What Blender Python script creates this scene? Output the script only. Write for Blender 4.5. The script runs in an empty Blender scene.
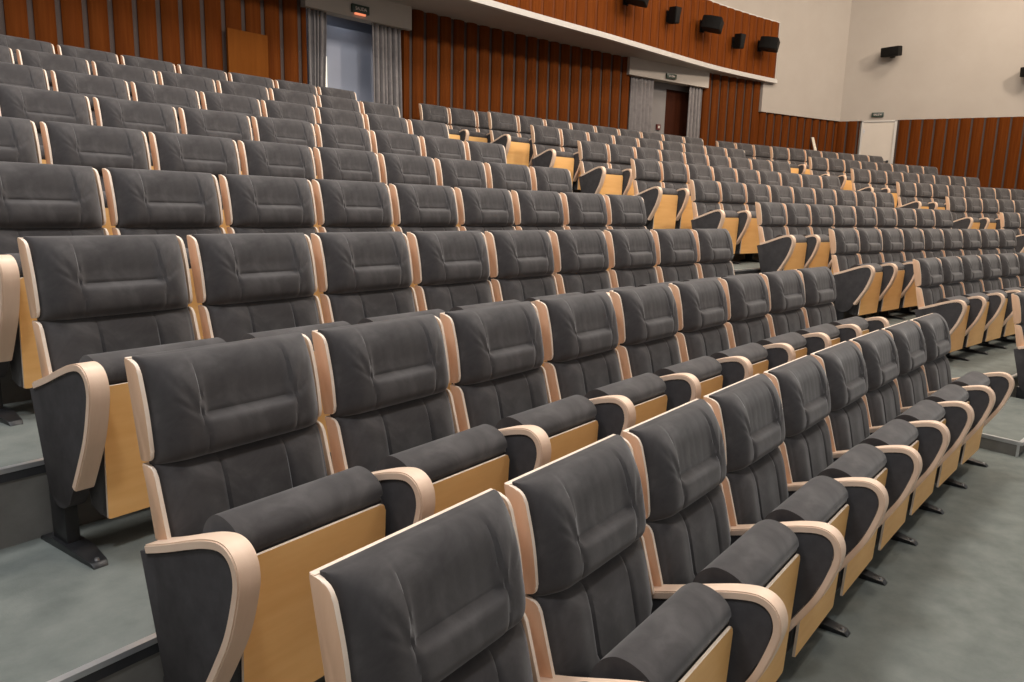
import bpy, bmesh, math, random
from mathutils import Matrix, Vector
random.seed(7)
scn = bpy.context.scene
COL = scn.collection
S = 1.0                        # survey unit -> metre
R1 = 36.0666                    # radius of the front row's arc
FL = 0.955                      # headrest top above its own floor

# ------------------------------------------------------------------ materials
def new_mat(name):
    m = bpy.data.materials.new(name); m.use_nodes = True
    nt = m.node_tree; nt.nodes.clear()
    out = nt.nodes.new('ShaderNodeOutputMaterial')
    b = nt.nodes.new('ShaderNodeBsdfPrincipled')
    nt.links.new(b.outputs[0], out.inputs[0])
    return m, nt, b
def noise_ramp(nt, scale, detail, cols, vec_scale=(1,1,1), rough=0.6, coord='Object', distort=0.0):
    tc = nt.nodes.new('ShaderNodeTexCoord'); mp = nt.nodes.new('ShaderNodeMapping')
    mp.inputs['Scale'].default_value = vec_scale
    nt.links.new(tc.outputs[coord], mp.inputs['Vector'])
    n = nt.nodes.new('ShaderNodeTexNoise'); n.inputs['Scale'].default_value = scale
    n.inputs['Detail'].default_value = detail; n.inputs['Roughness'].default_value = rough
    n.inputs['Distortion'].default_value = distort
    nt.links.new(mp.outputs[0], n.inputs['Vector'])
    r = nt.nodes.new('ShaderNodeValToRGB')
    el = r.color_ramp.elements
    for k, (p, c) in enumerate(cols):
        e = el[k] if k < 2 else el.new(p)
        e.position = p; e.color = (*c, 1)
    nt.links.new(n.outputs['Fac'], r.inputs[0])
    return r, n
def bump(nt, b, src, strength, dist=0.002):
    bp = nt.nodes.new('ShaderNodeBump'); bp.inputs['Strength'].default_value = strength
    bp.inputs['Distance'].default_value = dist
    nt.links.new(src, bp.inputs['Height']); nt.links.new(bp.outputs[0], b.inputs['Normal'])
def simple(name, cols, scale=8, detail=4, rough=0.6, metal=0.0, vs=(1,1,1), bmp=0.0, bscale=None, sheen=0.0, spec=0.5, distort=0.0):
    m, nt, b = new_mat(name)
    r, n = noise_ramp(nt, scale, detail, cols, vs, distort=distort)
    nt.links.new(r.outputs[0], b.inputs['Base Color'])
    b.inputs['Roughness'].default_value = rough; b.inputs['Metallic'].default_value = metal
    b.inputs['Specular IOR Level'].default_value = spec
    if sheen:
        b.inputs['Sheen Weight'].default_value = sheen; b.inputs['Sheen Roughness'].default_value = 0.45
    if bmp:
        _, n2 = noise_ramp(nt, bscale or scale*6, 3, [(0,(0,0,0)),(1,(1,1,1))], vs)
        bump(nt, b, n2.outputs['Fac'], bmp)
    return m
M = {}
M['suede'] = simple('suede_charcoal', [(0.30,(0.037,0.033,0.033)),(0.50,(0.055,0.050,0.049)),(0.70,(0.084,0.077,0.075))], 8, 6, 0.85, sheen=0.28, spec=0.2, bmp=0.12, bscale=60, distort=0.6)
M['arm_panel'] = simple('arm_panel_fabric', [(0.3,(0.052,0.048,0.049)),(0.7,(0.074,0.069,0.070))], 14, 4, 0.9, spec=0.15, bmp=0.1, bscale=300)
M['birch'] = simple('birch_plywood', [(0.3,(0.74,0.53,0.385)),(0.7,(0.84,0.63,0.48))], 3, 5, 0.42, vs=(6,1.2,1.2), spec=0.4)
M['shell'] = simple('shell_plywood', [(0.3,(0.70,0.43,0.27)),(0.7,(0.80,0.52,0.34))], 4, 5, 0.42, vs=(5,5,0.8), spec=0.4)
M['ply_edge'] = simple('ply_edge', [(0.3,(0.80,0.64,0.50)),(0.7,(0.87,0.73,0.60))], 6, 4, 0.45, vs=(4,4,4), spec=0.4)
M['beech'] = simple('beech_board', [(0.3,(0.82,0.45,0.155)),(0.7,(0.90,0.53,0.205))], 5, 6, 0.4, vs=(0.6,4,4), spec=0.4)
M['black'] = simple('black_steel', [(0.3,(0.010,0.010,0.011)),(0.7,(0.018,0.018,0.019))], 20, 3, 0.38)
M['bolt'] = simple('steel_bolt', [(0.3,(0.35,0.35,0.36)),(0.7,(0.5,0.5,0.5))], 20, 2, 0.35, metal=0.9)
M['carpet'] = simple('carpet_grey_green', [(0.25,(0.130,0.142,0.129)),(0.5,(0.160,0.172,0.156)),(0.75,(0.192,0.203,0.184))], 9, 9, 0.95, spec=0.1, bmp=0.35, bscale=220)
M['riser'] = simple('carpet_riser', [(0.3,(0.145,0.138,0.124)),(0.7,(0.205,0.196,0.178))], 7, 8, 0.95, spec=0.1, bmp=0.3, bscale=160)
M['alu'] = simple('nosing_aluminium', [(0.3,(0.50,0.51,0.52)),(0.7,(0.62,0.62,0.62))], 5, 2, 0.35, metal=0.7)
M['rubber'] = simple('nosing_rubber', [(0.3,(0.02,0.02,0.022)),(0.7,(0.035,0.035,0.037))], 5, 2, 0.6)
M['white'] = simple('white_plaster', [(0.3,(0.350,0.310,0.268)),(0.7,(0.375,0.334,0.292))], 1.5, 4, 0.85, spec=0.2)
M['soffit'] = simple('soffit_plaster', [(0.3,(0.36,0.325,0.295)),(0.7,(0.40,0.36,0.33))], 1.5, 4, 0.85, spec=0.2)
M['trimwhite'] = simple('white_trim', [(0.3,(0.46,0.43,0.395)),(0.7,(0.50,0.47,0.43))], 2, 3, 0.5)
M['alcove'] = simple('alcove_paint', [(0.3,(0.42,0.44,0.52)),(0.7,(0.45,0.475,0.56))], 2, 3, 0.7)
M['doorwhite'] = simple('door_paint', [(0.3,(0.48,0.425,0.36)),(0.7,(0.52,0.46,0.39))], 2, 3, 0.5)
M['doordark'] = simple('dark_door_wood', [(0.3,(0.026,0.006,0.002)),(0.7,(0.038,0.009,0.003))], 4, 5, 0.7, vs=(6,6,0.6), spec=0.08)
M['gap'] = simple('rib_gap_wood', [(0.3,(0.030,0.015,0.009)),(0.7,(0.046,0.023,0.015))], 5, 5, 0.7, vs=(4,4,0.5))
M['boxwood'] = simple('cover_panel_wood', [(0.3,(0.125,0.036,0.004)),(0.7,(0.150,0.046,0.006))], 3, 5, 0.7, vs=(5,5,0.5), spec=0.05)
M['alcove_white_shaded'] = simple('alcove_white_shaded', [(0.3,(0.17,0.155,0.148)),(0.7,(0.19,0.175,0.166))], 2, 3, 0.85, spec=0.1)  # white alcove walls, with the recess's shade darkened into the colour
M['curtain'] = simple('curtain_cloth', [(0.3,(0.145,0.130,0.125)),(0.7,(0.20,0.180,0.172))], 12, 4, 0.9, spec=0.1, sheen=0.2)
M['speaker'] = simple('speaker_black', [(0.3,(0.004,0.0035,0.003)),(0.7,(0.008,0.007,0.006))], 30, 3, 0.65, spec=0.15)
M['grille'] = simple('speaker_grille', [(0.3,(0.005,0.0045,0.004)),(0.7,(0.010,0.009,0.008))], 90, 2, 0.7, spec=0.15)
M['signgreen'] = simple('sign_green', [(0.3,(0.010,0.022,0.012)),(0.7,(0.014,0.030,0.016))], 5, 2, 0.4)
M['signtext'] = simple('sign_letters', [(0.3,(0.55,0.45,0.40)),(0.7,(0.62,0.52,0.46))], 5, 2, 0.5)
M['red'] = simple('red_plastic', [(0.3,(0.07,0.012,0.010)),(0.7,(0.10,0.016,0.012))], 5, 2, 0.4)
M['ceiling'] = simple('ceiling_paint', [(0.3,(0.72,0.70,0.67)),(0.7,(0.76,0.74,0.71))], 2, 3, 0.9)
M['paleboard'] = simple('pale_board', [(0.3,(0.62,0.55,0.44)),(0.7,(0.68,0.61,0.50))], 6, 4, 0.6, vs=(6,6,0.7))
# emissive bits
m, nt, b = new_mat('sign_lamp'); r, n = noise_ramp(nt, 4, 2, [(0.3,(0.9,0.22,0.10)),(0.7,(1.0,0.30,0.15))])
nt.links.new(r.outputs[0], b.inputs['Base Color']); nt.links.new(r.outputs[0], b.inputs['Emission Color']); b.inputs['Emission Strength'].default_value = 0.9
M['signlamp'] = m
m, nt, b = new_mat('daylight_gap'); r, n = noise_ramp(nt, 2, 2, [(0.3,(0.95,0.88,0.72)),(0.7,(1.0,0.93,0.80))])
nt.links.new(r.outputs[0], b.inputs['Base Color']); nt.links.new(r.outputs[0], b.inputs['Emission Color']); b.inputs['Emission Strength'].default_value = 0.85
M['daylight'] = m
# ribbed wall wood: vertical grain with faint horizontal board joints
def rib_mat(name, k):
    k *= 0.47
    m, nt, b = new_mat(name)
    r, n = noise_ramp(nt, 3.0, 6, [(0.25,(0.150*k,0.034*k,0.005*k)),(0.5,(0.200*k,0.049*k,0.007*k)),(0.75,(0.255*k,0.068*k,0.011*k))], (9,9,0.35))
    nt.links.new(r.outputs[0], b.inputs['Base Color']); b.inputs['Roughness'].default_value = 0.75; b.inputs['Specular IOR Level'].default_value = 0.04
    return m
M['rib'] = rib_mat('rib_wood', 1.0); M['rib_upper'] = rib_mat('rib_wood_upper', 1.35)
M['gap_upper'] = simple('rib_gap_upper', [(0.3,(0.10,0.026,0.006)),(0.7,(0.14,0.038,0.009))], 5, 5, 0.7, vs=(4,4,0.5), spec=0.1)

# ------------------------------------------------------------------ helpers
def ob(name, bm, mats, parent=None, smooth=True, kind=None, label=None, cat=None, group=None, loc=None, rot=None):
    me = bpy.data.meshes.new(name); bmesh.ops.recalc_face_normals(bm, faces=bm.faces)
    bm.to_mesh(me); bm.free()
    for mm in (mats if isinstance(mats, (list, tuple)) else [mats]): me.materials.append(mm)
    if smooth:
        for p in me.polygons: p.use_smooth = True
        try: me.set_sharp_from_angle(angle=math.radians(38))
        except Exception: pass
    return link(name, me, parent, kind, label, cat, group, loc, rot)
def link(name, me, parent=None, kind=None, label=None, cat=None, group=None, loc=None, rot=None):
    o = bpy.data.objects.new(name, me); COL.objects.link(o)
    if parent is not None: o.parent = parent
    if loc is not None: o.location = loc
    if rot is not None: o.rotation_euler = rot
    if kind: o['kind'] = kind
    if label: o['label'] = label
    if cat: o['category'] = cat
    if group: o['group'] = group
    return o
def thing(name, label, cat, loc=(0,0,0), rotz=0.0, group=None):
    return link(name, None, None, None, label, cat, group, loc, (0,0,rotz))
def bx(bm, x0, x1, y0, y1, z0, z1, mi=0, bev=0.0, M_=None):
    vs = [bm.verts.new(c) for c in ((x0,y0,z0),(x1,y0,z0),(x1,y1,z0),(x0,y1,z0),(x0,y0,z1),(x1,y0,z1),(x1,y1,z1),(x0,y1,z1))]
    if M_ is not None:
        for v in vs: v.co = M_ @ v.co
    fs = [bm.faces.new([vs[i] for i in f]) for f in ((0,3,2,1),(4,5,6,7),(0,1,5,4),(1,2,6,5),(2,3,7,6),(3,0,4,7))]
    for f in fs: f.material_index = mi
    if bev:
        es = list({e for f in fs for e in f.edges})
        bmesh.ops.bevel(bm, geom=es, offset=bev, segments=2, affect='EDGES', profile=0.6)
    return bm
def P3(x, u, v):           # chair coordinates (survey units): across, forward, height from headrest top
    return Vector((x*S, -u*S, (v+FL)*S))
def prism_uv(bm, pts, x0, x1, bev=0.0, mi=0, seg=2):
    a = [bm.verts.new(P3(x0,u,v)) for u,v in pts]; b_ = [bm.verts.new(P3(x1,u,v)) for u,v in pts]
    n = len(pts); fs = [bm.faces.new(a), bm.faces.new(b_[::-1])]
    for i in range(n): fs.append(bm.faces.new((a[i], a[(i+1)%n], b_[(i+1)%n], b_[i])))
    for f in fs: f.material_index = mi
    if bev:
        es = [e for e in fs[0].edges] + [e for e in fs[1].edges]
        bmesh.ops.bevel(bm, geom=es, offset=bev*S, segments=seg, affect='EDGES', profile=0.5)
    return bm
def catmull(pts, n=6):
    out = []
    for i in range(len(pts)-1):
        p0 = pts[max(i-1,0)]; p1 = pts[i]; p2 = pts[i+1]; p3 = pts[min(i+2,len(pts)-1)]
        for k in range(n):
            t = k/n
            out.append(tuple(0.5*((2*p1[j])+(-p0[j]+p2[j])*t+(2*p0[j]-5*p1[j]+4*p2[j]-p3[j])*t*t+(-p0[j]+3*p1[j]-3*p2[j]+p3[j])*t**3) for j in range(len(p1))))
    out.append(tuple(pts[-1])); return out
def round_poly(pts, rads, n=5):
    out = []
    L = len(pts)
    for i in range(L):
        p = Vector(pts[i]); a = (Vector(pts[i-1])-p); c = (Vector(pts[(i+1)%L])-p)
        r = min(rads[i], a.length*0.48, c.length*0.48)
        if r <= 0: out.append(tuple(p)); continue
        p1 = p+a.normalized()*r; p2 = p+c.normalized()*r
        for k in range(n+1):
            t = k/n; out.append(tuple(p1*(1-t)**2+p*2*t*(1-t)+p2*t*t))
    return out

# ------------------------------------------------------------------ the chair (one of each part, shared by all seats)
W = 0.56                       # spacing of the seats
CW = 0.514                     # width of one seat's shell
XC = CW/2
HW = XC-0.0118                 # half width of the cushions
def g(x, s): return math.exp(-(x/s)**2)
def sig(x): return 1/(1+math.exp(-max(-40,min(40,x))))
def sgrid(front, back, xs, vs):
    """closed cushion from a front surface and a back surface u(x,v)"""
    bm = bmesh.new()
    A = [[bm.verts.new(P3(x, front(x,v), v)) for x in xs] for v in vs]
    B = [[bm.verts.new(P3(x, back(x,v), v)) for x in (xs[0], xs[-1])] for v in (vs[0], vs[-1])]
    nv, nx = len(vs), len(xs)
    for i in range(nv-1):
        for j in range(nx-1): bm.faces.new((A[i][j],A[i][j+1],A[i+1][j+1],A[i+1][j]))
    bm.faces.new((B[0][0],B[1][0],B[1][1],B[0][1]))
    bm.faces.new([A[0][j] for j in range(nx)]+[B[0][1],B[0][0]])
    bm.faces.new([A[-1][j] for j in range(nx)]+[B[1][1],B[1][0]])
    bm.faces.new([A[i][0] for i in range(nv)]+[B[1][0],B[0][0]])
    bm.faces.new([A[i][-1] for i in range(nv)]+[B[1][1],B[0][1]])
    return bm
def cosspace(a, b, n):
    return [a+(b-a)*((0.5-0.5*math.cos(math.pi*i/(n-1)))*0.6+i/(n-1)*0.4) for i in range(n)]
HV0, HV1 = 0.010, -0.250
def tilt(v): return -0.20*v
def head_front(x, v):
    xn = (x-XC)/HW; vn = (v-(HV0+HV1)/2)/((HV0-HV1)/2)
    ex = max(0.0, 1-abs(xn)**6)**0.5
    ev = max(0.0, 1-abs(vn)**(2.3 if vn > 0 else 5.0))**0.5
    ax = abs(x-XC); cv = -0.142
    f = 0.0
    inner = sig((0.128-ax)/0.005); up = sig((v-cv)/0.004)
    f -= 0.020*inner*up*(0.45+0.55*min(1,max(0,(-v)/0.10)))        # sunk upper middle
    f += 0.006*inner*(1-up)*g(v-cv+0.045,0.055)                    # roll below the cross seam
    f -= 0.010*g(v-cv-0.002,0.0055)*inner                                # cross seam
    sx = 0.130+0.008*g(v-cv,0.05)
    f -= 0.0085*g(ax-sx,0.0042)*(0.45+0.55*up)                     # upright seams
    f += 0.007*g(ax-0.185,0.032)                                   # side rolls
    for a0, b0, s0 in ((0.215,-0.015,0.010),(0.185,-0.03,0.008),(0.205,-0.085,0.008)):
        t = min(1,max(0,(v-b0)/(cv-b0))); lx = a0+(0.142-a0)*t     # gathers running to the seam corners
        f -= 0.0042*g(ax-lx,s0)*math.sin(math.pi*min(1,max(0,t)))
    for k, c0 in enumerate((-0.07,-0.03,0.015,0.06)):
        f -= 0.0007*g((x-XC)-c0-0.05*(v-cv)*(1 if k%2 else -0.6),0.006)*up*inner
    return tilt(v)+0.020+(0.068+f)*ex*ev+0.020*ex
N1, N2 = 84, 56
xs = cosspace(0.0118, CW-0.0118, N1)
CH = {}
def keep(name, bm, mat, edge=None):
    if edge:
        bmesh.ops.recalc_face_normals(bm, faces=bm.faces); bm.normal_update()
        for f in bm.faces:
            if edge(f.normal): f.material_index = 1
        mat = [mat, M['ply_edge']]
    o = ob(name, bm, mat); me = o.data; COL.objects.unlink(o); bpy.data.objects.remove(o); CH[name] = me
keep('headrest_cushion', sgrid(head_front, lambda x,v: tilt(v)+0.012, xs, cosspace(HV0, HV1, N2)), M['suede'])
BV0, BV1 = -0.246, -0.720
def back_tilt(v): return 0.052-0.215*(v+0.245)
def half_w(v):
    t = min(1,max(0,(-0.425-v)/0.03)); return HW-0.030*(3*t*t-2*t**3)
def back_front(x, v):
    xn = (x-XC)/HW; vn = (v-(BV0+BV1)/2)/((BV0-BV1)/2)
    ex = max(0.0, 1-abs(xn)**7)**0.5; ev = max(0.0, 1-abs(vn)**9)**0.5
    ax = abs(x-XC)
    f = -0.0085*g(ax-0.098,0.0048) - 0.004*g(ax-0.222,0.007) + 0.006*g(ax-0.16,0.035) + 0.004*g(ax,0.05)
    mid = sig((0.100-ax)/0.005); f += mid*(0.016*sig((-0.535-v)/0.008)-0.012*g(v+0.530,0.006))
    f += 0.008*g(v+0.58,0.09)
    return back_tilt(v)+0.020+(0.052+f)*ex*ev+0.014*ex
bm = sgrid(back_front, lambda x,v: back_tilt(v)+0.012, xs, cosspace(BV0, BV1, 40))
for v in bm.verts:
    vv = v.co.z/S-FL; v.co.x = (XC+(v.co.x/S-XC)*half_w(vv)/HW)*S
keep('backrest_cushion', bm, M['suede'])
# plywood shells: a back board with two wings
def shell(prof, tl, v0, v1):
    bm = bmesh.new()
    for x0, x1 in ((0.0,0.0105),(CW-0.0105,CW)): prism_uv(bm, prof, x0, x1, 0.0025)
    vm = max(v1, -0.435)
    for va, vb, e in ((v0, vm, 0.001), (vm, v1, 0.034)):
        if va-vb > 0.01: prism_uv(bm, [(tl(va)-0.004,va),(tl(va)+0.011,va),(tl(vb)+0.011,vb),(tl(vb)-0.004,vb)], e, CW-e, 0.002)
    return bm
wing = round_poly([(tilt(0.006)-0.004,0.006),(0.050,-0.002),(0.082,-0.120),(0.096,-0.236),(0.046,-0.243)],[0.006,0.042,0.05,0.036,0.004])
keep('headrest_shell', shell(wing, tilt, 0.006, -0.240), M['shell'], lambda n: abs(n.x) < 0.9 and n.y < 0.6)
wing2 = round_poly([(back_tilt(-0.250)-0.004,-0.250),(0.100,-0.250),(0.150,-0.425),(back_tilt(-0.440)+0.012,-0.440)],[0.004,0.032,0.006,0.004])
keep('backrest_shell', shell(wing2, back_tilt, -0.250, -0.69), M['shell'], lambda n: abs(n.x) < 0.9 and n.y < 0.6)
# tipped-up seat cushion and its board
prof = catmull([(0.205,-0.70),(0.205,-0.52),(0.212,-0.420),(0.232,-0.368),(0.268,-0.338),(0.305,-0.334),(0.345,-0.347),(0.370,-0.370),(0.376,-0.402),(0.360,-0.440),(0.352,-0.60),(0.342,-0.822),(0.300,-0.835),(0.235,-0.815)],5)
bm = bmesh.new(); prism_uv(bm, prof, 0.050, CW-0.028, 0.014, seg=3)
keep('seat_cushion', bm, M['suede'])
bm = bmesh.new()
def board_u(v): return 0.384+(v+0.418)*0.045
rr = round_poly([(0.046,-0.416),(CW-0.024,-0.416),(CW-0.024,-0.836),(0.046,-0.836)],[0.022,0.022,0.006,0.006])
a = [bm.verts.new(P3(x, board_u(v), v)) for x,v in rr]; b_ = [bm.verts.new(P3(x, board_u(v)-0.009, v)) for x,v in rr]
fs = [bm.faces.new(a), bm.faces.new(b_[::-1])]
for i in range(len(rr)): fs.append(bm.faces.new((a[i],b_[i],b_[(i+1)%len(rr)],a[(i+1)%len(rr)])))
bmesh.ops.bevel(bm, geom=list(fs[0].edges), offset=0.003, segments=2, affect='EDGES')
keep('seat_board', bm, M['beech'], lambda n: n.y > -0.93)
# arm: bent-wood band over a dark upholstered panel
AX0, AHW = -0.008, 0.0285
ctr = catmull([(0.108,-0.443),(0.20,-0.412),(0.30,-0.374),(0.37,-0.350),(0.428,-0.340),(0.464,-0.356),(0.480,-0.394),(0.474,-0.445),(0.440,-0.545),(0.388,-0.640),(0.338,-0.722)],6)
def offset(path, d):
    o = []
    for i,p in enumerate(path):
        q0 = Vector(path[max(i-1,0)]); q1 = Vector(path[min(i+1,len(path)-1)]); t = (q1-q0).normalized(); nn = Vector((-t.y,t.x))
        o.append(tuple(Vector(p)+nn*d))
    return o
def band():
    bm = bmesh.new()
    oc, ic = offset(ctr, 0.012), offset(ctr, -0.012)
    x0, x1 = AX0-AHW, AX0+AHW
    rings = [[bm.verts.new(P3(x0,*o)), bm.verts.new(P3(x1,*o)), bm.verts.new(P3(x1,*i)), bm.verts.new(P3(x0,*i))] for o,i in zip(oc,ic)]
    for k in range(len(rings)-1):
        for j in range(4): bm.faces.new((rings[k][j], rings[k][(j+1)%4], rings[k+1][(j+1)%4], rings[k+1][j]))
    bm.faces.new(rings[0]); bm.faces.new(rings[-1][::-1])
    bmesh.ops.recalc_face_normals(bm, faces=bm.faces)
    es = [e for e in bm.edges if e.calc_face_angle(0) > 0.9]
    bmesh.ops.bevel(bm, geom=es, offset=0.0035, segments=2, affect='EDGES')
    return bm
keep('armrest', band(), M['birch'])
inner = offset(ctr, -0.004)
pan = [(0.078,-0.456)] + inner[2:-1] + round_poly([(0.328,-0.730),(0.285,-0.800),(0.205,-0.812),(0.160,-0.775)],[0,0.045,0.045,0.0])
bm = bmesh.new(); prism_uv(bm, pan, AX0-AHW+0.0035, AX0+AHW-0.0035, 0.002)
keep('arm_panel', bm, M['arm_panel'])
bm = bmesh.new()
prism_uv(bm, [(0.140,-0.77),(0.238,-0.77),(0.245,-0.940),(0.147,-0.940)], AX0-0.020, AX0+0.020, 0.002)
keep('leg', bm, M['black'])
bm = bmesh.new()
foot = round_poly([(0.078,-0.944),(0.09,-0.939),(0.16,-0.926),(0.30,-0.926),(0.405,-0.940),(0.420,-0.9555),(0.078,-0.9555)],[0.003]*7, 2)
prism_uv(bm, foot, -0.033, 0.033, 0.003)
for v in bm.verts:                       # narrow rounded toe
    u = -v.co.y/S
    k = 1-0.38*max(0,(u-0.30)/0.12)**2
    v.co.x = v.co.x*k+AX0
keep('foot_plate', bm, M['black'])
bm = bmesh.new()
for u, v in ((0.392,-0.9375),(0.11,-0.936)):
    bmesh.ops.create_cone(bm, cap_ends=True, segments=12, radius1=0.009, radius2=0.006, depth=0.009, matrix=Matrix.Translation(P3(AX0,u,v)))
keep('bolt', bm, M['bolt'])

# ------------------------------------------------------------------ camera
CX,CY,CZ,YAW,PITCH,ROLL,FOC = -3.65886,-1.1353,0.62333,0.856663,-0.178523,0.026232,0.742885
cy_,sy_,cp_,sp_ = math.cos(YAW),math.sin(YAW),math.cos(PITCH),math.sin(PITCH)
fw = Vector((sy_*cp_, cy_*cp_, sp_)); rt0 = Vector((cy_,-sy_,0)); up0 = rt0.cross(fw)
rt = math.cos(ROLL)*rt0+math.sin(ROLL)*up0; upv = -math.sin(ROLL)*rt0+math.cos(ROLL)*up0
cam_loc = Vector((CX*S, CY*S, (CZ+FL)*S))
cd = bpy.data.cameras.new('camera'); cam = bpy.data.objects.new('camera', cd); COL.objects.link(cam)
mw = Matrix((( rt.x, upv.x, -fw.x, cam_loc.x),( rt.y, upv.y, -fw.y, cam_loc.y),( rt.z, upv.z, -fw.z, cam_loc.z),(0,0,0,1)))
cam.matrix_world = mw
cd.sensor_width = 36; cd.lens = FOC*1000/1024*36; cd.clip_start = 0.05; cd.clip_end = 200
scn.camera = cam
def project(w):
    d = w-cam_loc; z = d.dot(fw)
    if z < 0.05: return None
    f = FOC*1000
    return (512+f*d.dot(rt)/z, 341-f*d.dot(upv)/z)

# ------------------------------------------------------------------ the rows
ZR = [0.0,0.2355,0.484,0.7379,0.9818,1.234,1.4804,1.7207,1.9474,2.045]
YR = [0.0,0.8336,1.663,2.4905,3.3194,4.1477,4.9779,5.8074,6.6389,7.40]
SA = [-3.0,-2.9636,-2.9357,-2.8996,-2.8679,-2.8384,-2.7861,-2.7389,-2.7118]
SB = [3.8757,4.0277,4.1361,4.2166,4.2628,4.297,4.3222,4.3587,4.3927]
SC = [10.5415,10.6581,10.7748,10.8914,11.008,11.1194,11.2242,11.3292,11.437]
WA = [0.9769,1.0068,1.0085,1.0011,0.9981,0.9935,0.9828,0.978,0.9774]
# small irregularities in how the near block's seats were set out
JIT = [[0,-.004,-.009,-.015,-.021,-.027,-.033,-.038,-.042],[.014,.006,0,.005,.018,.030,.040,.042,.035],
       [.016,.006,-.004,-.010,-.008,-.003,.010,.016,.015],[.015,.007,0,-.007,-.008,-.006,.006,.014,.020],
       [.012,.006,0,-.006,-.006,-.006,-.003,.008,.020]]+[[0.0]*9]*4
def pol(R, th, z):                       # z measured from the front floor
    return Vector((R*math.sin(th)*S, (R*math.cos(th)-R1)*S, z*S))
ORD = ['first','second','third','fourth','fifth','sixth','seventh','eighth','ninth','tenth']
ROWN = ['front row']+[o+' row' for o in ORD[1:9]]
def in_view(o_loc, rz, sx):
    ca, sa = math.cos(rz), math.sin(rz)
    for x in (0.0, 0.14, 0.28, 0.42, 0.56):
        for u, v in ((0.0,0.0),(0.06,-0.1),(0.07,-0.2),(0.28,-0.33),(0.3,-0.4),(0.2,-0.75),(0.25,-0.85)):
            p = P3(x*sx,u,v); w = Vector((ca*p.x-sa*p.y, sa*p.x+ca*p.y, p.z))+o_loc
            q = project(w)
            if q and -2 < q[0] < 1026 and -2 < q[1] < 684: return True
    return False
def add_arm(t, x):
    ap = link('arm_panel', CH['arm_panel'], t, loc=(x,0,0))
    link('armrest', CH['armrest'], t, loc=(x,0,0))
    lg = link('leg', CH['leg'], t, loc=(x,0,0))
    fp = link('foot_plate', CH['foot_plate'], lg)
    return fp
def chair(R, s, z, sx, label, group, last=False, near=False, force=False):
    th = s/R
    loc = pol(R, th, z)
    if not force and not in_view(loc, -th, sx): return None
    t = thing('theatre_chair', label, 'chair', loc, -th, group)
    t.scale = (sx,1,1)
    for nm in ('headrest_shell','headrest_cushion','backrest_shell','backrest_cushion'): link(nm, CH[nm], t)
    sc = link('seat_cushion', CH['seat_cushion'], t); link('seat_board', CH['seat_board'], sc)
    fps = [add_arm(t, 0.0)]
    if last: fps.append(add_arm(t, W*S))
    if near:
        for f in fps: link('bolt', CH['bolt'], f)
    return t
nch = 0
for r in range(9):
    R = R1+YR[r]
    for i in range(9):
        where = 'by the stepped aisle' if i == 8 else ORD[8-i]+' from the stepped aisle'
        if chair(R, SA[r]+W*WA[r]*i+JIT[r][i], ZR[r], min(1.0,WA[r]), f'grey folding seat {where}, {ROWN[r]} of the near block', 'seats of the near block', i==8, r < 3): nch += 1
    for i in range(9):
        where = 'by the stepped aisle' if i == 0 else ORD[i]+' from the stepped aisle'
        if chair(R, SB[r]+W*i, ZR[r], 1.0, f'grey folding seat {where}, {ROWN[r]} of the middle block', 'seats of the middle block', i==8, r < 2): nch += 1
    wc = 0.975 if r < 5 else 0.955
    for i in range(7 if r == 8 else 8):
        where = 'on the inner aisle' if i == 0 else ORD[i]+' from the inner aisle'
        if chair(R, SC[r]+W*wc*i, ZR[r], wc, f'grey folding seat {where}, {ROWN[r]} by the white door', 'seats of the block by the white door', i==(6 if r==8 else 7)): nch += 1
Rb = R1+YR[9]
for i in range(5):
    if chair(Rb, 3.814+0.53*i, ZR[9], 0.945, f'{"grey seat" if i else "grey end seat"} against the ribbed wall, {ORD[i]} from the bluish lit doorway', 'back row seats between the curtained doorways', i==4): nch += 1
for i in range(4):
    if chair(Rb, 10.90+0.57*i, ZR[9], 1.0, f'grey seat against the ribbed wall, {ORD[i]} from the dark wooden door', 'back row seats beyond the dark door', i==3): nch += 1
print('chairs', nch)

# ------------------------------------------------------------------ floors and tiers
def sector(bm, Ra, Rb_, t0, t1, z0, z1, n=70, mi_top=0, mi_front=1):
    q = []
    for k in range(n+1):
        t = t0+(t1-t0)*k/n
        q.append([bm.verts.new(pol(Ra,t,z0)),bm.verts.new(pol(Ra,t,z1)),bm.verts.new(pol(Rb_,t,z1)),bm.verts.new(pol(Rb_,t,z0))])
    for k in range(n):
        for j in range(4):
            f = bm.faces.new((q[k][j],q[k+1][j],q[k+1][(j+1)%4],q[k][(j+1)%4])); f.material_index = mi_top if j == 1 else mi_front
    for e in (q[0], q[-1][::-1]): bm.faces.new(e).material_index = mi_front
TH0, TH1 = -9.0/R1, 15.9/R1
bm = bmesh.new()
vs4 = [bm.verts.new(c) for c in ((-14*S,-9*S,0),(22*S,-9*S,0),(22*S,0.5*S,0),(-14*S,0.5*S,0))]
bm.faces.new(vs4)
ob('floor', bm, M['carpet'], smooth=False, kind='structure')
YW = 7.75; RW = R1+YW
for r in range(1,10):
    Ra = R1+YR[r-1]-0.065; Rb2 = (R1+YR[r]-0.065) if r < 9 else RW+1.6
    bm = bmesh.new(); sector(bm, Ra, Rb2, TH0, TH1, -0.02, ZR[r])
    ob('floor_tier', bm, [M['carpet'], M['riser']], smooth=False, kind='structure')
    bm = bmesh.new(); sector(bm, Ra-0.006, Ra+0.016, TH0, TH1, ZR[r]-0.012, ZR[r]+0.004, mi_top=0, mi_front=0)
    sector(bm, Ra-0.004, Ra+0.01, TH0, TH1, ZR[r]-0.04, ZR[r]-0.012, mi_top=1, mi_front=1)
    ob('trim_%d' % r, bm, [M['alu'], M['rubber']], smooth=False, kind='structure')
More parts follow.
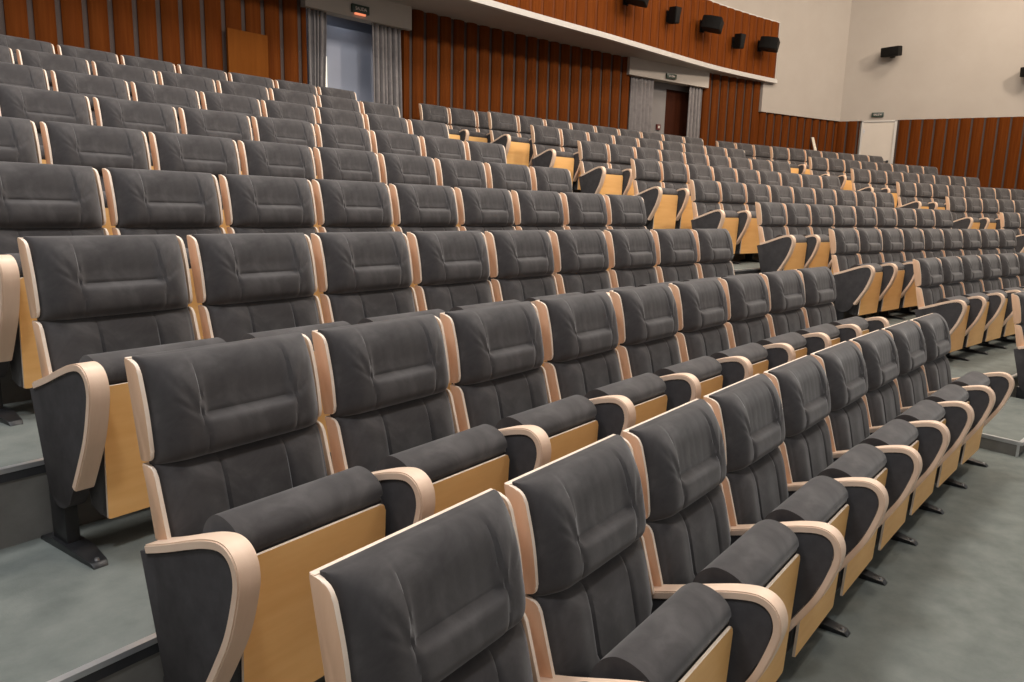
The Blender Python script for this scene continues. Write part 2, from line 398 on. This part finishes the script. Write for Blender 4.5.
# carpeted step at the foot of the aisle
bm = bmesh.new()
def stp(z): return [pol(R1+a, b/ R1, z) for a,b in ((-0.50,2.28),(-0.072,2.33),(-0.072,3.80),(-0.50,3.74))]
lo = [bm.verts.new(c) for c in stp(0.001)]; hi = [bm.verts.new(c) for c in stp(0.10)]
bm.faces.new(lo[::-1]); bm.faces.new(hi)
for i in range(4): bm.faces.new((lo[i],lo[(i+1)%4],hi[(i+1)%4],hi[i])).material_index = 1
st = ob('aisle_step', bm, [M['carpet'], M['riser']], smooth=False, label='low carpeted step with metal edging at the foot of the aisle', cat='step')
bm = bmesh.new(); c4 = stp(0.10)
for a_, b2 in ((c4[0],c4[1]),(c4[3],c4[0])):
    d = (b2-a_); L = d.length; ang = math.atan2(d.y,d.x)
    bx(bm, 0, L, -0.003, 0.022, -0.02, 0.005, M_=Matrix.Translation(a_)@Matrix.Rotation(ang,4,'Z') if (a_ is c4[3]) else Matrix.Translation(a_)@Matrix.Rotation(ang,4,'Z')@Matrix.Scale(-1,4,(0,1,0)))
bx(bm, -0.008, 0.008, -0.008, 0.008, -0.099, 0, M_=Matrix.Translation(c4[0]))
ob('edging', bm, M['alu'], st, smooth=False)

# ------------------------------------------------------------------ back wall (angles given as arc length on the front row's radius)
def wp(a, Y, z): return pol(R1+Y, a/R1, z+FL)
PITCH_R, OFF = 0.2111, 0.0875
def ribbed_arc(bm, a0, a1, z0, z1, Yf, mi_rib=0, mi_gap=1, proud=0.055, dz_top=None):
    """half-round ribs with recessed strips between; Yf(a) is the base surface"""
    prof = []
    k = math.floor((a0-OFF)/PITCH_R)-1
    while True:
        c = OFF+k*PITCH_R
        if c > a1+PITCH_R: break
        g0 = 0.024
        prof.append((c-g0, 0.0, 1)); prof.append((c+g0-1e-4, 0.0, 0))
        x0, x1 = c+g0, c+PITCH_R-g0-1e-4
        for j in range(9):
            t = j/8; prof.append((x0+(x1-x0)*t, proud*(0.30+0.70*math.sin(math.pi*t)**0.7), 0))
        k += 1
    prof = [p for p in prof if a0 <= p[0] <= a1]
    prof = [(a0, 0.0, 0)]+prof+[(a1, 0.0, 0)]
    lo_ = [bm.verts.new(wp(a, Yf(a)-p, z0)) for a,p,_ in prof]; hi_ = [bm.verts.new(wp(a, Yf(a)-p, z1)) for a,p,_ in prof]
    bk0 = [bm.verts.new(wp(a, Yf(a)+0.03, z0)) for a,p,_ in prof]; bk1 = [bm.verts.new(wp(a, Yf(a)+0.03, z1)) for a,p,_ in prof]
    for i in range(len(prof)-1):
        f = bm.faces.new((lo_[i],lo_[i+1],hi_[i+1],hi_[i])); f.material_index = mi_gap if prof[i][2] else mi_rib
        bm.faces.new((hi_[i],hi_[i+1],bk1[i+1],bk1[i])); bm.faces.new((lo_[i+1],lo_[i],bk0[i],bk0[i+1]))
        bm.faces.new((bk0[i],bk1[i],bk1[i+1],bk0[i+1]))
    bm.faces.new((lo_[0],hi_[0],bk1[0],bk0[0])); bm.faces.new((hi_[-1],lo_[-1],bk0[-1],bk1[-1]))
ZS = 3.41                                      # soffit height above the front row's headrests
ZL = ZR[9]-FL                                  # landing floor, same datum
D1 = (1.85, 3.12); D2 = (7.24, 8.97)           # doorways (between outer curtain edges)
Yb = lambda a: YW
bm = bmesh.new()
for a0, a1, zz in ((-9.0, D1[0], ZS+0.01), (D1[1], D2[0], ZS+0.01), (D2[1], 10.42, ZS+0.01), (10.42, 12.70, 2.80)): ribbed_arc(bm, a0, a1, ZL-0.02, zz, Yb)
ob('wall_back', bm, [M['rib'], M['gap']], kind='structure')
FCP = [(0.0,6.64),(2.0,6.68),(4.0,6.75),(6.0,6.88),(7.4,7.10),(9.0,7.40),(10.9,7.60),(12.0,7.7)]
def FASCIA(a):
    k = max(1, min(len(FCP)-3, sum(1 for p in FCP if p[0] <= a)-1))
    t = (a-FCP[k][0])/(FCP[k+1][0]-FCP[k][0]); y0, y1, y2, y3 = (FCP[k+d][1] for d in (-1,0,1,2))
    return 0.5*(2*y1+(y2-y0)*t+(2*y0-5*y1+4*y2-y3)*t*t+(3*y1-y0-3*y2+y3)*t**3)
def Yfas(a): return FASCIA(max(a,2.0))+0.05
# balcony soffit, white trim, ribbed front
def ring(bm, a0, a1, n, f):                    # f(a) -> closed list of (Y,z)
    prev = None
    for k in range(n+1):
        a = a0+(a1-a0)*k/n
        cur = [bm.verts.new(wp(a, Y, z)) for Y,z in f(a)]
        if prev:
            for j in range(len(cur)): bm.faces.new((prev[j],cur[j],cur[(j+1)%len(cur)],prev[(j+1)%len(cur)]))
        else: bm.faces.new(cur[::-1])
        prev = cur
    bm.faces.new(prev)
bm = bmesh.new(); ring(bm, -9.0, 10.68, 60, lambda a: [(Yfas(a)+0.01,ZS),(YW+0.2,ZS),(YW+0.2,ZS+0.12),(Yfas(a)+0.01,ZS+0.12)])
ob('ceiling_soffit', bm, M['soffit'], kind='structure', smooth=False)
bm = bmesh.new(); ring(bm, -9.0, 10.69, 60, lambda a: [(Yfas(a)-0.055,ZS-0.005),(Yfas(a)+0.02,ZS-0.005),(Yfas(a)+0.02,ZS+0.085),(Yfas(a)-0.035,ZS+0.085),(Yfas(a)-0.035,ZS+0.062),(Yfas(a)-0.055,ZS+0.060)])
ob('trim_10', bm, M['trimwhite'], kind='structure', smooth=False)
bm = bmesh.new(); ribbed_arc(bm, -9.0, 10.66, ZS+0.085, 4.64, Yfas, proud=0.028)
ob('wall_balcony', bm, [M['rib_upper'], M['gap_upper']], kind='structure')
# white upper wall: above the balcony front, and down beside it to the corner
bm = bmesh.new()
def Yup(a): return Yfas(a)+0.03 if a < 10.3 else Yfas(a)+0.03+(7.675-Yfas(a)-0.03)*(a-10.3)/0.52
ring(bm, -9.0, 10.67, 60, lambda a: [(Yup(a),4.64),(Yup(a)+0.5,4.64),(Yup(a)+0.5,7.3),(Yup(a),7.3)])
ring(bm, 10.67, 12.72, 10, lambda a: [(7.675,2.80),(YW+0.2,2.80),(YW+0.2,7.3),(7.675,7.3)])
ring(bm, 10.42, 10.67, 2, lambda a: [(7.675,2.80),(YW+0.2,2.80),(YW+0.2,ZS),(7.675,ZS)])
ob('wall_upper', bm, M['white'], kind='structure', smooth=False)
bm = bmesh.new(); ring(bm, 10.66, 10.672, 1, lambda a: [(Yfas(a)-0.012,ZS+0.06),(7.71,ZS+0.06),(7.71,4.66),(Yfas(a)-0.012,4.66)])
ring(bm, -9.0, 10.672, 60, lambda a: [(Yfas(a)-0.008,4.64),(Yfas(a)+0.04,4.64),(Yfas(a)+0.04,4.665),(Yfas(a)-0.008,4.665)])
ob('trim_13', bm, M['trimwhite'], kind='structure', smooth=False)

# side wall with the white door
AX, AY = 15.006, 5.079                         # corner at wall surface
DX, DY = 0.22637, -0.97404                     # runs towards the stage
NX, NY = 0.97404, 0.22637                      # outwards
def rwp(s, d, z): return Vector(((AX+DX*s-NX*d)*S, (AY+DY*s-NY*d)*S, (z+FL)*S))
ZT = 2.795
def rbox(bm, s0, s1, d0, d1, z0, z1, mi=0):
    c = [bm.verts.new(rwp(s,d,z)) for z in (z0,z1) for s,d in ((s0,d0),(s1,d0),(s1,d1),(s0,d1))]
    for f in ((0,3,2,1),(4,5,6,7),(0,1,5,4),(1,2,6,5),(2,3,7,6),(3,0,4,7)): bm.faces.new([c[i] for i in f]).material_index = mi
def ribbed_line(bm, s0, s1, z0, z1, proud=0.04, pitch=0.24):
    pr = []; c = s0
    while c < s1:
        pr.append((c,0.0,1)); pr.append((c+0.04,0.0,0))
        for j in range(9):
            t = j/8; pr.append((c+0.0405+(pitch-0.0415)*t, proud*(0.30+0.70*math.sin(math.pi*t)**0.7), 0))
        c += pitch
    pr = [p for p in pr if p[0] <= s1]
    lo_ = [bm.verts.new(rwp(s,p,z0)) for s,p,_ in pr]; hi_ = [bm.verts.new(rwp(s,p,z1)) for s,p,_ in pr]
    for i in range(len(pr)-1): bm.faces.new((lo_[i],lo_[i+1],hi_[i+1],hi_[i])).material_index = pr[i][2]
bm = bmesh.new(); ribbed_line(bm, -0.05, 0.52, -0.955, ZT); ribbed_line(bm, 1.27, 9.0, -0.955, ZT)
ob('wall_right', bm, [M['rib'], M['gap']], kind='structure')
bm = bmesh.new(); rbox(bm, -0.5, 9.0, -0.4, 0.02, ZT, 7.3); rbox(bm, -0.5, 9.0, -0.4, -0.06, -0.955, ZT)
ob('wall_right_upper', bm, M['white'], kind='structure', smooth=False)
# white door
bm = bmesh.new(); rbox(bm, 0.565, 1.215, -0.02, 0.01, ZL, ZT-0.035)
dr = ob('door_1', bm, M['doorwhite'], kind='structure', smooth=False)
bm = bmesh.new(); rbox(bm, 0.53, 0.565, -0.03, 0.03, ZL, ZT); rbox(bm, 1.215, 1.265, -0.03, 0.03, ZL, ZT); rbox(bm, 0.53, 1.265, -0.03, 0.03, ZT-0.03, ZT)
ob('door_frame', bm, M['trimwhite'], dr, smooth=False)
bm = bmesh.new(); rbox(bm, 1.12, 1.17, 0.01, 0.05, 1.85, 1.90); rbox(bm, 1.04, 1.15, 0.035, 0.05, 1.865, 1.885)
ob('door_handle', bm, M['black'], dr, smooth=False)
bm = bmesh.new(); rbox(bm, 0.58, 0.605, 0.01, 0.02, 2.52, 2.61); ob('hinge', bm, M['bolt'], dr, smooth=False)

# doorways: alcoves behind the back wall
def alcove(nm, d, mat, depth):
    bm = bmesh.new()
    a0, a1 = d
    def quad(pts): bm.faces.new([bm.verts.new(wp(*p)) for p in pts])
    Y0, Y1 = YW+0.02, YW+depth
    zb, zt = ZL+0.002, ZS-0.06
    quad([(a0,Y1,zb),(a1,Y1,zb),(a1,Y1,zt),(a0,Y1,zt)])
    quad([(a0,Y0,zb),(a0,Y1,zb),(a0,Y1,zt),(a0,Y0,zt)]); quad([(a1,Y0,zb),(a1,Y1,zb),(a1,Y1,zt),(a1,Y0,zt)])
    quad([(a0,Y0,zt),(a1,Y0,zt),(a1,Y1,zt),(a0,Y1,zt)])
    return ob(nm, bm, mat, kind='structure', smooth=False)
alcove('wall_alcove', (D1[0], D1[1]+0.35), M['alcove'], 0.75); alcove('wall_alcove', (D2[0], D2[1]+0.3), M['alcove_white_shaded'], 0.9)
def abox(bm, a0, a1, Y0, Y1, z0, z1, mi=0, n=6):
    ring(bm, a0, a1, n, lambda a: [(Y0,z0),(Y1,z0),(Y1,z1),(Y0,z1)])
bm = bmesh.new(); abox(bm, 1.80, 3.20, YW-0.12, YW+0.06, 3.09, ZS+0.005); ob('trim_11', bm, M['white'], kind='structure', smooth=False)
bm = bmesh.new(); abox(bm, 7.14, 8.99, YW-0.12, YW+0.06, 3.10, ZS+0.005); ob('trim_12', bm, M['white'], kind='structure', smooth=False)
# door leaf in the first doorway (pale blue, a strip of daylight at its edge), dark door in the second
bm = bmesh.new(); abox(bm, 2.10, 3.30, YW+0.40, YW+0.45, ZL+0.003, 3.05)
dl = ob('door_2', bm, M['alcove'], kind='structure', smooth=False)
bm = bmesh.new(); abox(bm, 2.262, 2.292, YW+0.36, YW+0.38, ZL+0.3, 2.62, n=1); ob('daylight_strip', bm, M['daylight'], dl, smooth=False)
bm = bmesh.new(); abox(bm, 8.262, 8.82, YW+0.20, YW+0.25, ZL+0.003, 3.02)
ob('door_3', bm, M['doordark'], kind='structure', smooth=False)
bm = bmesh.new(); abox(bm, 7.62, 8.262, YW+0.19, YW+0.25, ZL+0.003, ZS-0.07); abox(bm, 8.262, 9.2, YW+0.19, YW+0.25, 3.02, ZS-0.07); ob('wall_alcove_return', bm, M['alcove_white_shaded'], kind='structure', smooth=False)
# call point beside the dark door
bm = bmesh.new(); abox(bm, 8.06, 8.145, YW+0.155, YW+0.189, 2.215, 2.32, n=1)
cp = ob('call_point', bm, M['red'], smooth=False, label='small dark red alarm call point beside the dark wooden door', cat='alarm call point')
bm = bmesh.new(); abox(bm, 8.085, 8.12, YW+0.148, YW+0.156, 2.245, 2.29, n=1); ob('cover_plate', bm, M['doorwhite'], cp, smooth=False)

# curtains: pleated cloth hanging behind the valances
def curtain(a0, a1, z0, z1, Y, folds, label, belly=0.0, seed=1, lean=0.0):
    rnd = random.Random(seed); ph = [rnd.uniform(0,6.28) for _ in range(4)]
    wd = [rnd.uniform(0.6,1.4) for _ in range(folds)]; tot = sum(wd); cum = [sum(wd[:k])/tot for k in range(folds+1)]
    bm = bmesh.new(); nv = 16; per = 12; nu = folds*per
    rows = []
    for i in range(nv+1):
        t = i/nv; z = z1+(z0-z1)*t; row = []
        for j in range(nu+1):
            k = min(folds-1, j//per); f = (j-k*per)/per
            x = cum[k]+(cum[k+1]-cum[k])*f
            e = 1-belly*math.sin(math.pi*min(1,t*0.75))**2
            a = a0+lean*t+(a1-a0)*(x*e if belly >= 0 else x)
            d = 0.042*math.sin(2*math.pi*f+ph[1])*(0.6+0.4*wd[k])+0.012*math.sin(5*x+ph[2]+2*t)
            row.append(bm.verts.new(wp(a+0.010*math.cos(2*math.pi*f+ph[0]), Y+d*(0.55+0.45*t), z)))
        rows.append(row)
    for i in range(nv):
        for j in range(nu): bm.faces.new((rows[i][j],rows[i][j+1],rows[i+1][j+1],rows[i+1][j]))
    o = ob('curtain', bm, M['curtain'], label=label, cat='curtain', group='curtains of the back doorways')
    md = o.modifiers.new('thickness', 'SOLIDIFY'); md.thickness = 0.006
    for p in o.data.polygons: p.use_smooth = True
zc = ZL+0.012
curtain(1.865, 2.10, zc, 3.12, YW-0.03, 4, 'grey pleated curtain on the cover panel side of the bluish doorway', seed=3, belly=0.14)
curtain(2.68, 3.08, zc, 3.12, YW-0.03, 6, 'wide grey pleated curtain on the inner side of the bluish doorway', seed=5, lean=0.03)
curtain(7.27, 7.75, zc, 3.13, YW-0.03, 6, 'grey pleated curtain by the white return of the dark wooden doorway', seed=8)
curtain(8.61, 8.92, zc, 3.13, YW-0.03, 4, 'narrow grey curtain between the dark wooden door and the ribbed wall', seed=11)

# flat wooden cover panel on the ribbed wall
bm = bmesh.new(); abox(bm, 0.935, 1.365, YW-0.095, YW-0.062, 1.5, 2.64, n=2)
ob('cover_panel', bm, M['boxwood'], smooth=False, label='flat orange brown wooden cover panel on the ribbed back wall', cat='panel')
# pale board leaning on the back wall
bm = bmesh.new()
pts = [(12.10,7.45,ZL+0.004),(12.20,7.45,ZL+0.004),(11.91,7.675,2.376),(11.845,7.675,2.376)]
f0 = [bm.verts.new(wp(*p)) for p in pts]; f1 = [bm.verts.new(wp(a,Y-0.02,z)) for a,Y,z in pts]
bm.faces.new(f0); bm.faces.new(f1[::-1])
for i in range(4): bm.faces.new((f0[i],f1[i],f1[(i+1)%4],f0[(i+1)%4]))
ob('leaning_board', bm, M['paleboard'], smooth=False, label='narrow pale board leaning against the ribbed wall behind the seats', cat='board')

# exit signs
def text_mesh(body, size):
    cu = bpy.data.curves.new('t','FONT'); cu.body = body; cu.size = size; cu.extrude = 0.002; cu.align_x = 'CENTER'; cu.align_y = 'CENTER'
    o = bpy.data.objects.new('t', cu); COL.objects.link(o)
    dg = bpy.context.evaluated_depsgraph_get(); me = bpy.data.meshes.new_from_object(o.evaluated_get(dg))
    bpy.data.objects.remove(o); me.materials.clear(); me.materials.append(M['signtext']); return me
TXT = text_mesh('SALIDA', 0.075)
def sign(loc, rz, w, h, label, lamp=False):
    t = thing('exit_sign', label, 'exit sign', loc, rz, 'dark green exit signs')
    bm = bmesh.new(); bx(bm, -w/2, w/2, -0.02, 0.02, -h/2, h/2, bev=0.003); ob('sign_box', bm, M['signgreen'], t)
    o = link('sign_lettering', TXT, t, loc=(0,-0.0225,0), rot=(math.radians(90),0,0))
    k = w*0.66/max(0.01, TXT_W); o.scale = (k, h*0.42/0.055 if h else 1, 1)
    if lamp:
        bm = bmesh.new(); bx(bm, -w*0.32, w*0.30, -0.012, 0.012, -h/2-0.022, -h/2); ob('lamp_strip', bm, M['signlamp'], t, smooth=False)
TXT_W = max(v.co.x for v in TXT.vertices)-min(v.co.x for v in TXT.vertices)
sign(wp(2.475, YW-0.142, 3.20), -2.475/R1, 0.27, 0.105, 'dark green exit sign over the bluish curtained doorway', True)
sign(wp(8.06, YW-0.142, 3.19), -8.06/R1, 0.27, 0.09, 'dark exit sign on the white valance over the dark wooden door')
RZ = math.atan2(-DY, -DX)+math.pi
ang_r = math.atan2(DY, DX)                     # direction of s
# local +x should point to decreasing ... viewer facing the wall sees corner on the left: +x = +s direction, -y = into the room
sign(rwp(0.843, 0.042, 2.92), ang_r, 0.25, 0.10, 'dark green exit sign above the white door')

# speakers
def speaker(loc, rz, sz, label, small=False, tiltx=0.0, yaw=0.0):
    """local -y faces the room; loc is the wall fixing"""
    t = thing('wall_speaker', label, 'speaker', loc, rz, 'black wall speakers')
    Mx = Matrix.Translation((0,-(0.12 if small else 0.20)*sz,0))@Matrix.Rotation(yaw,4,'Z')@Matrix.Rotation(tiltx,4,'X')
    bm = bmesh.new()
    w, h, d = (0.185,0.092,0.15) if not small else (0.075,0.125,0.085)
    w*=sz; h*=sz; d*=sz
    if not small:
        pts = [(-w,-d),(w,-d),(w,0.2*d),(w*0.62,d),(-w*0.62,d),(-w,0.2*d)]
    else:
        pts = [(-w,-d),(w,-d),(w*0.7,d),(-w*0.7,d)]
    lo_ = [bm.verts.new(Mx@Vector((x*(1 if not small else 0.72),y,-h))) for x,y in pts]; hi_ = [bm.verts.new(Mx@Vector((x,y,h))) for x,y in pts]
    bm.faces.new(lo_[::-1]); bm.faces.new(hi_)
    for i in range(len(pts)): bm.faces.new((lo_[i],lo_[(i+1)%len(pts)],hi_[(i+1)%len(pts)],hi_[i]))
    bmesh.ops.bevel(bm, geom=list(bm.edges), offset=0.006*sz, segments=2, affect='EDGES')
    ob('cabinet', bm, M['speaker'], t)
    bm = bmesh.new(); bx(bm, -w*0.92*(1 if not small else 0.75), w*0.92*(1 if not small else 0.75), -d-0.008, -d+0.004, -h*0.9, h*0.9, bev=0.003, M_=Mx); ob('grille', bm, M['grille'], t)
    bm = bmesh.new(); bx(bm, -0.03*sz, 0.03*sz, -0.20*sz, 0.0, -0.025*sz, 0.025*sz); bx(bm, -0.05*sz, 0.05*sz, -0.012, 0.0, -0.09*sz, 0.09*sz); ob('bracket', bm, M['speaker'], t, smooth=False)
def fsp(a, z, sz, label, **k): speaker(wp(a, Yfas(a)-0.045, z), -a/R1, sz, label, **k)
BY = 0.95
fsp(6.38, 4.12, 1.2, 'big black speaker cut by the picture top on the ribbed balcony front', tiltx=0.22, yaw=0.6)
fsp(7.47, 4.08, 1.1, 'small black speaker between two big ones, second from the picture top', small=True, tiltx=0.12)
fsp(8.42, 4.12, 1.2, 'big tilted black speaker in the middle of the ribbed balcony front', tiltx=0.22, yaw=0.6)
fsp(9.36, 4.01, 1.1, 'small black speaker on the balcony front, second from the white wall', small=True, tiltx=0.12)
fsp(10.10, 4.07, 1.2, 'big black speaker at the white wall end of the balcony front', tiltx=0.18, yaw=0.6)
speaker(rwp(1.02, 0.022, 4.25), ang_r, 1.05, 'black box speaker high on the white wall above the white door', tiltx=0.12, yaw=-0.45)
speaker(rwp(3.70, 0.022, 3.68), ang_r, 1.05, 'black speaker on the white wall, cut by the picture edge', tiltx=0.12, yaw=-0.45)

# ceiling (out of the picture, keeps the light in)
bm = bmesh.new(); vs4 = [bm.verts.new(c) for c in ((-14*S,-9*S,8.2*S),(22*S,-9*S,8.2*S),(22*S,9*S,8.2*S),(-14*S,9*S,8.2*S))]; bm.faces.new(vs4)
ob('ceiling', bm, M['ceiling'], smooth=False, kind='structure')

# ------------------------------------------------------------------ light
def area(name, loc, size, power, col, target=None, sy=None):
    ld = bpy.data.lights.new(name, 'AREA'); ld.energy = power; ld.color = col; ld.size = size
    if sy: ld.shape = 'RECTANGLE'; ld.size_y = sy
    o = bpy.data.objects.new(name, ld); COL.objects.link(o); o.location = loc
    d = (Vector(target)-Vector(loc)) if target else Vector((0,0,-1))
    o.rotation_euler = d.to_track_quat('-Z','Y').to_euler()
warm = (1.0,0.86,0.72); neutral = (1.0,0.93,0.86); cool = (0.90,0.94,1.0)
for x, y, c, p in ((-5,2.0,cool,230),(-0.5,2.6,neutral,230),(4,2.4,neutral,225),(8.5,2.0,warm,210),(13,1.2,warm,170)):
    area('ceiling_light', (x*S,y*S,8.0*S), 1.6, p, c)
for x, y, c, p in ((-4.5,-1.8,cool,230),(1.5,-1.6,neutral,235),(7,-2.0,warm,270),(12.5,-2.8,warm,290)):
    area('stage_light', (x*S,y*S,7.7*S), 0.7, p, c, target=((x+0.8)*S, 6.8*S, 3.6*S))
ld = area('alcove_fill', wp(2.5, YW+0.2, ZS-0.1), 0.25, 0.5, (0.8,0.88,1.0))  # added unseen lamp that dimly fills the first alcove
w = bpy.data.worlds.new('world'); scn.world = w; w.use_nodes = True
bg = w.node_tree.nodes['Background']; bg.inputs[0].default_value = (1.0,0.965,0.95,1); bg.inputs[1].default_value = 0.44
scn.view_settings.view_transform = 'Standard'
scn.view_settings.look = 'None'
scn.view_settings.exposure = 0.0
